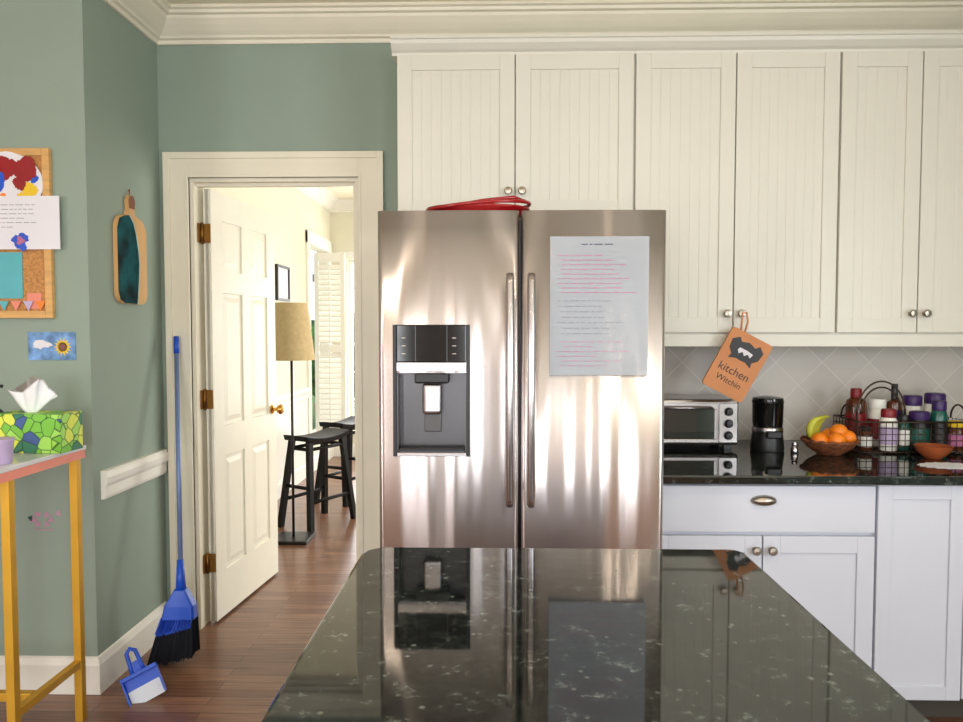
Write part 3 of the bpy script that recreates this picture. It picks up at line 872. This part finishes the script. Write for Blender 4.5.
# ------------------------------------------------------------------ left side
bb = empty('bulletin_board')
Y = DL-0.001
BX0, BX1, BZ0, BZ1 = -2.45, -1.69, 1.465, 2.105
box('cork', BX0+0.02, BX1-0.02, Y-0.012, Y, BZ0+0.02, BZ1-0.02, M_cork, bb)
boxes('frame', [(BX0, BX0+0.028, Y-0.02, Y, BZ0, BZ1), (BX1-0.028, BX1, Y-0.02, Y, BZ0, BZ1), (BX0+0.028, BX1-0.028, Y-0.02, Y, BZ0, BZ0+0.028), (BX0+0.028, BX1-0.028, Y-0.02, Y, BZ1-0.028, BZ1)], M_frame, bb, bevel=0.002)
blob('palette_art', -1.85, Y-0.0205, 1.965, 0.135, M_paper, bb, 0.04, 40, 1.0, 0.95)
for n_, x, z, r, m in [('splat_red', -1.78, 2.025, 0.045, M_red), ('splat_red_b', -1.86, 2.03, 0.045, M_red), ('splat_blue', -1.89, 1.98, 0.035, M_blue), ('splat_yellow', -1.79, 1.895, 0.04, M_yel), ('splat_yellow_b', -1.765, 1.945, 0.03, M_yel), ('splat_orange', -1.875, 1.905, 0.03, M_orange), ('splat_red_c', -1.80, 1.975, 0.026, M_red), ('splat_blue_b', -1.745, 1.99, 0.016, M_blue)]:
    blob(n_, x, Y-0.0222-0.0004*random.random(), z, r, m, bb, 0.22, 40)
box('certificate', -2.0, -1.65, Y-0.0262, Y-0.0245, 1.725, 1.925, M_paper, bb)
lines('certificate_text', -1.98, -1.68, 1.80, 1.90, 6, Y-0.0263, M_inkl, bb, h=0.002)
blob('certificate_tie_dye', -1.80, Y-0.0264, 1.757, 0.03, M_blue, bb, 0.4)
blob('certificate_heart', -1.80, Y-0.0282, 1.757, 0.015, M_pinkink, bb, 0.4)
box('teal_note', -2.0, -1.805, Y-0.016, Y-0.013, 1.54, 1.715, M_teal, bb)
for i in range(6):
    x = -1.99+i*0.047
    flatpoly('bunting_%d' % i, [(x, Y-0.0205, 1.53), (x+0.04, Y-0.0205, 1.53), (x+0.02, Y-0.0205, 1.492)], [M_pinkink, M_yel, M_teal, M_pink, M_lilac, M_orange][i], bb, 0.001)
box('notice_card', -1.79, -1.735, Y-0.015, Y-0.013, 1.50, 1.56, M_pink, bb)

sc = empty('sunflower_card')
M_cblue = mat('card_blue', (110, 150, 200), 0.6, var=0.25, vscale=25)
box('card', -1.80, -1.615, Y-0.002, Y, 1.305, 1.412, M_cblue, sc)
for k in range(14):
    a = 2*math.pi*k/14
    c, s = math.cos(a), math.sin(a)
    cx, cz, yy = -1.665, 1.355, Y-0.0022
    flatpoly('petal_%d' % k, [(cx+0.012*c-0.007*s, yy, cz+0.012*s+0.007*c), (cx+0.036*c, yy, cz+0.036*s), (cx+0.012*c+0.007*s, yy, cz+0.012*s-0.007*c)], M_yel, sc, 0.0008)
blob('flower_centre', -1.665, Y-0.0032, 1.355, 0.014, M_boardd, sc, 0.05)
blob('cloud', -1.745, Y-0.0022, 1.365, 0.028, M_paper, sc, 0.3, sx=1.3, sz=0.6)

wd = empty('flower_decal')
M_dec = mat('decal_pink', (190, 140, 165), 0.7)
for k in range(6):
    a = 2*math.pi*k/6
    blob('blossom_%d' % k, -1.765+0.035*math.cos(a), Y, 0.685+0.022*math.sin(a), 0.010, M_dec, wd, 0.5, th=0.001)
blob('butterfly', -1.70, Y, 0.71, 0.009, M_dec, wd, 0.6, th=0.001)
blob('leaf_l', -1.81, Y, 0.69, 0.009, M_jarg, wd, 0.5, th=0.001)
lines('script_word', -1.80, -1.72, 0.635, 0.655, 1, Y, M_dec, wd, h=0.005)

cb = empty('paddle_cutting_board')
def yz_shape(P, x, th, m, name):
    return flatpoly(name, [(x, p[0], p[1]) for p in P], m, cb, th, (1, 0, 0))
yc = 2.985
out = []
bw = 0.12
for cy_, cz_, a0 in [(yc+bw-0.05, 1.58, 270), (yc+bw-0.06, 1.835, 0)]:
    for i in range(8):
        a = math.radians(a0+90*i/7); r = 0.05 if a0 == 270 else 0.06
        out.append((cy_+r*math.cos(a), cz_+r*math.sin(a)))
out += [(yc+0.03, 1.905), (yc+0.022, 1.93), (yc+0.026, 1.965), (yc+0.012, 1.985), (yc-0.012, 1.985), (yc-0.026, 1.965), (yc-0.022, 1.93), (yc-0.03, 1.905)]
for cy_, cz_, a0 in [(yc-bw+0.06, 1.835, 90), (yc-bw+0.05, 1.58, 180)]:
    for i in range(8):
        a = math.radians(a0+90*i/7); r = 0.06 if a0 == 90 else 0.05
        out.append((cy_+r*math.cos(a), cz_+r*math.sin(a)))
yz_shape(out, XR+0.002, 0.018, M_boardw, 'board')
res = [(yc-0.025, 1.90), (yc+0.01, 1.87), (yc+0.03, 1.82), (yc+0.045, 1.76), (yc+0.052, 1.70), (yc+0.045, 1.63), (yc+0.03, 1.531)]
left_ = [(yc-bw+0.05, 1.531), (yc-bw+0.015, 1.545), (yc-bw+0.0005, 1.58), (yc-bw+0.0005, 1.835), (yc-bw+0.018, 1.877), (yc-bw+0.06, 1.894)]
yz_shape(res+left_, XR+0.0201, 0.002, M_resin, 'resin_wave')
rib = [(y+0.004, z) for y, z in res]+[(y-0.002, z) for y, z in res[::-1]]
yz_shape(rib, XR+0.0222, 0.0006, M_resinl, 'resin_foam_line')
yz_shape([(yc+0.021, 1.93), (yc+0.025, 1.965), (yc+0.012, 1.984), (yc-0.012, 1.984), (yc-0.025, 1.965), (yc-0.021, 1.93)], XR+0.0201, 0.002, M_boardd, 'handle_stain')
tubes('cord', [[(XR+0.012, yc, 1.975), (XR+0.014, yc-0.004, 2.01), (XR+0.008, yc+0.004, 2.012), (XR+0.012, yc+0.002, 1.975)]], 0.002, M_boardd, cb)

# broom
br = empty('broom')
tp = Vector((-1.475, 3.235, 1.36)); bt = Vector((-1.345, 2.95, 0.33))
tube('pole', [bt, tp], 0.0105, M_pole, br)
tube('grip_cap', [tp-(tp-bt).normalized()*0.05, tp+(tp-bt).normalized()*0.03], 0.0125, M_blue, br)
tube('pole_base', [bt+Vector((0, 0, -0.03)), bt+(tp-bt).normalized()*0.11], [0.022, 0.014], M_blue, br)
bm = bmesh.new()
def ring(z, w, t, cx, cy):
    return [bm.verts.new((cx+a*w, cy+b*t, z)) for a, b in [(-1, -0.6), (-0.9, -1), (0.9, -1), (1, -0.6), (1, 0.6), (0.9, 1), (-0.9, 1), (-1, 0.6)]]
R = [ring(0.32, 0.024, 0.022, -1.345, 2.95), ring(0.29, 0.04, 0.026, -1.343, 2.945), ring(0.255, 0.062, 0.03, -1.343, 2.94), ring(0.20, 0.07, 0.034, -1.345, 2.935)]
for a, b in zip(R[:-1], R[1:]):
    for k in range(8): bm.faces.new([a[k], a[(k+1) % 8], b[(k+1) % 8], b[k]])
bm.faces.new(R[0]); bm.faces.new(R[-1][::-1])
finish('head', bm, M_blue, br, bevel=0.003)
for nm, mm, n, zt, zb in [('bristles_dark', M_dbrist, 1000, 0.21, 0.003), ('bristles_blue', M_blue, 200, 0.21, 0.13)]:
    bm = bmesh.new()
    for i in range(n):
        u, v = random.uniform(-1, 1), random.uniform(-1, 1)
        if nm == 'bristles_blue': v = -1.0
        x, y = -1.345+u*0.066, 2.935+v*0.03
        z2 = max(0.003, zb+random.uniform(0, 0.02)+(0.02*(u+1)))
        f = (zt-z2)/0.2
        X2, Y2 = -1.35+u*(0.066+0.028*f)-0.02*f, 2.93+v*(0.03+0.026*f)
        q = 0.0022
        a = [bm.verts.new((x-q, y, zt)), bm.verts.new((x+q, y, zt)), bm.verts.new((X2+q, Y2, z2)), bm.verts.new((X2-q, Y2, z2))]
        bm.faces.new(a)
        a = [bm.verts.new((x, y-q, zt)), bm.verts.new((x, y+q, zt)), bm.verts.new((X2, Y2+q, z2)), bm.verts.new((X2, Y2-q, z2))]
        bm.faces.new(a)
    finish(nm, bm, mm, br)

# dustpan
dp = empty('dustpan', (-1.325, 2.63, 0.0))
dp.rotation_euler = (math.radians(-28), math.radians(-22), math.radians(25))
dp.scale = (0.74, 0.74, 0.74)
boxes('pan', [(-0.085, 0.085, 0.0, 0.004, 0.012, 0.15), (-0.09, -0.082, -0.03, 0.004, 0.012, 0.15), (0.082, 0.09, -0.03, 0.004, 0.012, 0.15), (-0.09, 0.09, -0.035, 0.004, 0.145, 0.165)], M_blue, dp, bevel=0.002)
box('liner', -0.080, 0.080, -0.004, -0.0005, 0.008, 0.09, M_pan, dp)
tube('handle', [(-0.03, -0.012, 0.16), (-0.026, -0.014, 0.2), (-0.022, -0.016, 0.27), (0, -0.016, 0.29), (0.022, -0.016, 0.27), (0.026, -0.014, 0.2), (0.03, -0.012, 0.16)], 0.011, M_blue, dp)
box('handle_web', -0.024, 0.024, -0.018, -0.010, 0.155, 0.22, M_blue, dp)

# bar height console table
tb = empty('console_table')
TX0, TX1, TY0, TY1 = -2.55, -1.49, 1.96, 2.53
box('marble_top', TX0, TX1, TY0, TY1, 0.988, 1.003, M_marble, tb, bevel=0.002)
box('coral_apron', TX0+0.003, TX1-0.003, TY0+0.003, TY1-0.003, 0.958, 0.988, M_pink, tb)
L = []
q = 0.028
for x in (TX0+0.01, TX1-0.01-q):
    for y in (TY0+0.17, TY1-0.02-q):
        L.append((x, x+q, y, y+q, 0, 0.958))
    L.append((x+0.002, x+q-0.002, TY0+0.17+q, TY1-0.02-q, 0.20, 0.228))
L.append((TX0+0.01+q, TX1-0.01-q, (TY0+TY1)/2, (TY0+TY1)/2+q, 0.2, 0.228))
boxes('gold_frame', L, M_gold, tb, bevel=0.002)
tx = empty('tissue_box', (-1.59, 2.41, 1.0035), math.radians(-3))
box('carton', -0.125, 0.125, -0.06, 0.06, 0, 0.132, M_lemon, tx, bevel=0.002)
bm = bmesh.new()
prev = None
for j in range(9):
    h = j/8
    row = []
    for k in range(40):
        a = 2*math.pi*k/40
        r = 0.018+0.045*h**0.8+0.014*h*math.sin(5*a+1)+0.006*math.sin(11*a)*h
        z = 0.1322+0.085*h*(1-0.3*math.sin(2*a+0.6)*h)-0.02*h*h*math.sin(3*a)
        row.append(bm.verts.new((r*math.cos(a)*1.15-0.02, r*math.sin(a)*0.5, z)))
    if prev:
        for k in range(40): bm.faces.new([prev[k], prev[(k+1) % 40], row[(k+1) % 40], row[k]])
    prev = row
cv = bm.verts.new((-0.02, 0, 0.177))
for k in range(40): bm.faces.new([prev[k], prev[(k+1) % 40], cv])
finish('tissue', bm, M_tissue, tx, smooth=True)
lathe('lilac_cup', [(0.034, 0), (0.036, 0.003), (0.040, 0.066), (0.043, 0.07), (0.043, 0.078), (0, 0.078)], (-1.555, 2.17, 1.0035), M_lilac)
sp = empty('soap_pump_bottle', (-1.765, 2.44, 1.0035))
lathe('bottle', [(0.028, 0), (0.03, 0.004), (0.03, 0.13), (0.012, 0.15), (0.012, 0.18), (0, 0.18)], (0, 0, 0), M_blkm, sp)
tube('pump', [(0, 0, 0.18), (0, 0, 0.22), (0.035, 0, 0.22)], 0.006, M_blkm, sp)

# ------------------------------------------------------------------ exterior
box('lawn', -30, 30, -30, -4.2, -0.4, -0.3, M_grass)
box('lawn.001', -30, 30, 8.4, 40, -0.4, -0.3, M_grass)
def hedge(name, x0, x1, y, h):
    bm = bmesh.new()
    for i in range(60):
        c = Vector((random.uniform(x0, x1), y+random.uniform(-0.5, 0.5), random.uniform(0.6, h)))
        mtx = Matrix.Translation(c) @ Matrix.Scale(random.uniform(0.4, 0.7), 4)
        bmesh.ops.create_icosphere(bm, subdivisions=2, radius=1, matrix=mtx)
    for v in bm.verts:
        v.co += Vector((random.uniform(-.08, .08), random.uniform(-.08, .08), random.uniform(-.08, .08)))
        v.co.z = max(v.co.z, -0.3)
    finish(name, bm, M_leaf)
hedge('hedge', -8, 8, -9, 1.8)
hedge('hedge.001', -8, 6, 13, 1.2)

# ------------------------------------------------------------------ lights
W_ = bpy.data.worlds.new('World'); S.world = W_; W_.use_nodes = True
bg = W_.node_tree.nodes['Background']
bg.inputs['Color'].default_value = (0.80, 0.89, 1.0, 1); bg.inputs['Strength'].default_value = 2.0

def area(name, loc, rot, sx, sy, power, col=(1, 1, 1)):
    l = bpy.data.lights.new(name, 'AREA'); l.shape = 'RECTANGLE'; l.size = sx; l.size_y = sy
    l.energy = power; l.color = col
    o = bpy.data.objects.new(name, l); o.location = loc; o.rotation_euler = rot
    COL.objects.link(o); return o
R90 = math.radians(90)
for i, (xc, w) in enumerate([(-1.4, 0.7), (-0.025, 0.65), (1.5, 0.7)]):
    area('window_light_%d' % i, (xc, -3.76, 1.3), (R90, 0, 0), w, 2.0, 54, (0.94, 0.97, 1.0))
area('window_light_right', (2.86, -0.5, 1.6), (R90, 0, R90), 2.2, 1.3, 85, (0.96, 0.98, 1.0))  # added light at an unseen right-hand opening, to light the kitchen
area('window_light_left', (-3.76, -1.5, 1.35), (R90, 0, -R90), 1.8, 1.9, 88, (1.0, 0.98, 0.95))
area('window_light_far', (0.35, DF+0.2, 1.3), (-R90, 0, 0), 1.3, 1.9, 70, (1, 0.99, 0.97))
area('window_light_far_b', (-1.28, DF+0.2, 1.3), (-R90, 0, 0), 0.76, 1.9, 45, (1, 0.99, 0.97))
area('window_light_far_right', (2.86, 5.4, 1.4), (R90, 0, R90), 2.4, 1.8, 98, (1, 0.975, 0.92))  # added light at an unseen opening, to brighten the far room
for i, (x, y) in enumerate([(-0.9, 0.9), (0.9, 0.9), (-0.9, -1.6), (0.9, -1.6)]):  # unseen ceiling lights, added to warm the upper part of the room
    e = empty('recessed_downlight' + ('' if i == 0 else '.%03d' % i), (x, y, H))
    lathe('trim_ring', [(0.085, 0), (0.085, -0.006), (0.06, -0.004), (0.06, 0)], (0, 0, 0), M_white, e)
    l = bpy.data.lights.new('can', 'AREA'); l.shape = 'DISK'; l.size = 0.11; l.energy = 8; l.color = (1, 0.84, 0.64)
    o = bpy.data.objects.new('can', l); o.location = (0, 0, -0.008); link(o, e)

# ------------------------------------------------------------------ camera
cam = bpy.data.cameras.new('camera')
cam.sensor_width = 36; cam.lens = 710/963*36
cam.clip_start = 0.02; cam.clip_end = 100
co = bpy.data.objects.new('camera', cam)
co.location = (0, 0, 1.42)
co.rotation_euler = (math.radians(87.5), 0, math.radians(1.25))
COL.objects.link(co)
S.camera = co
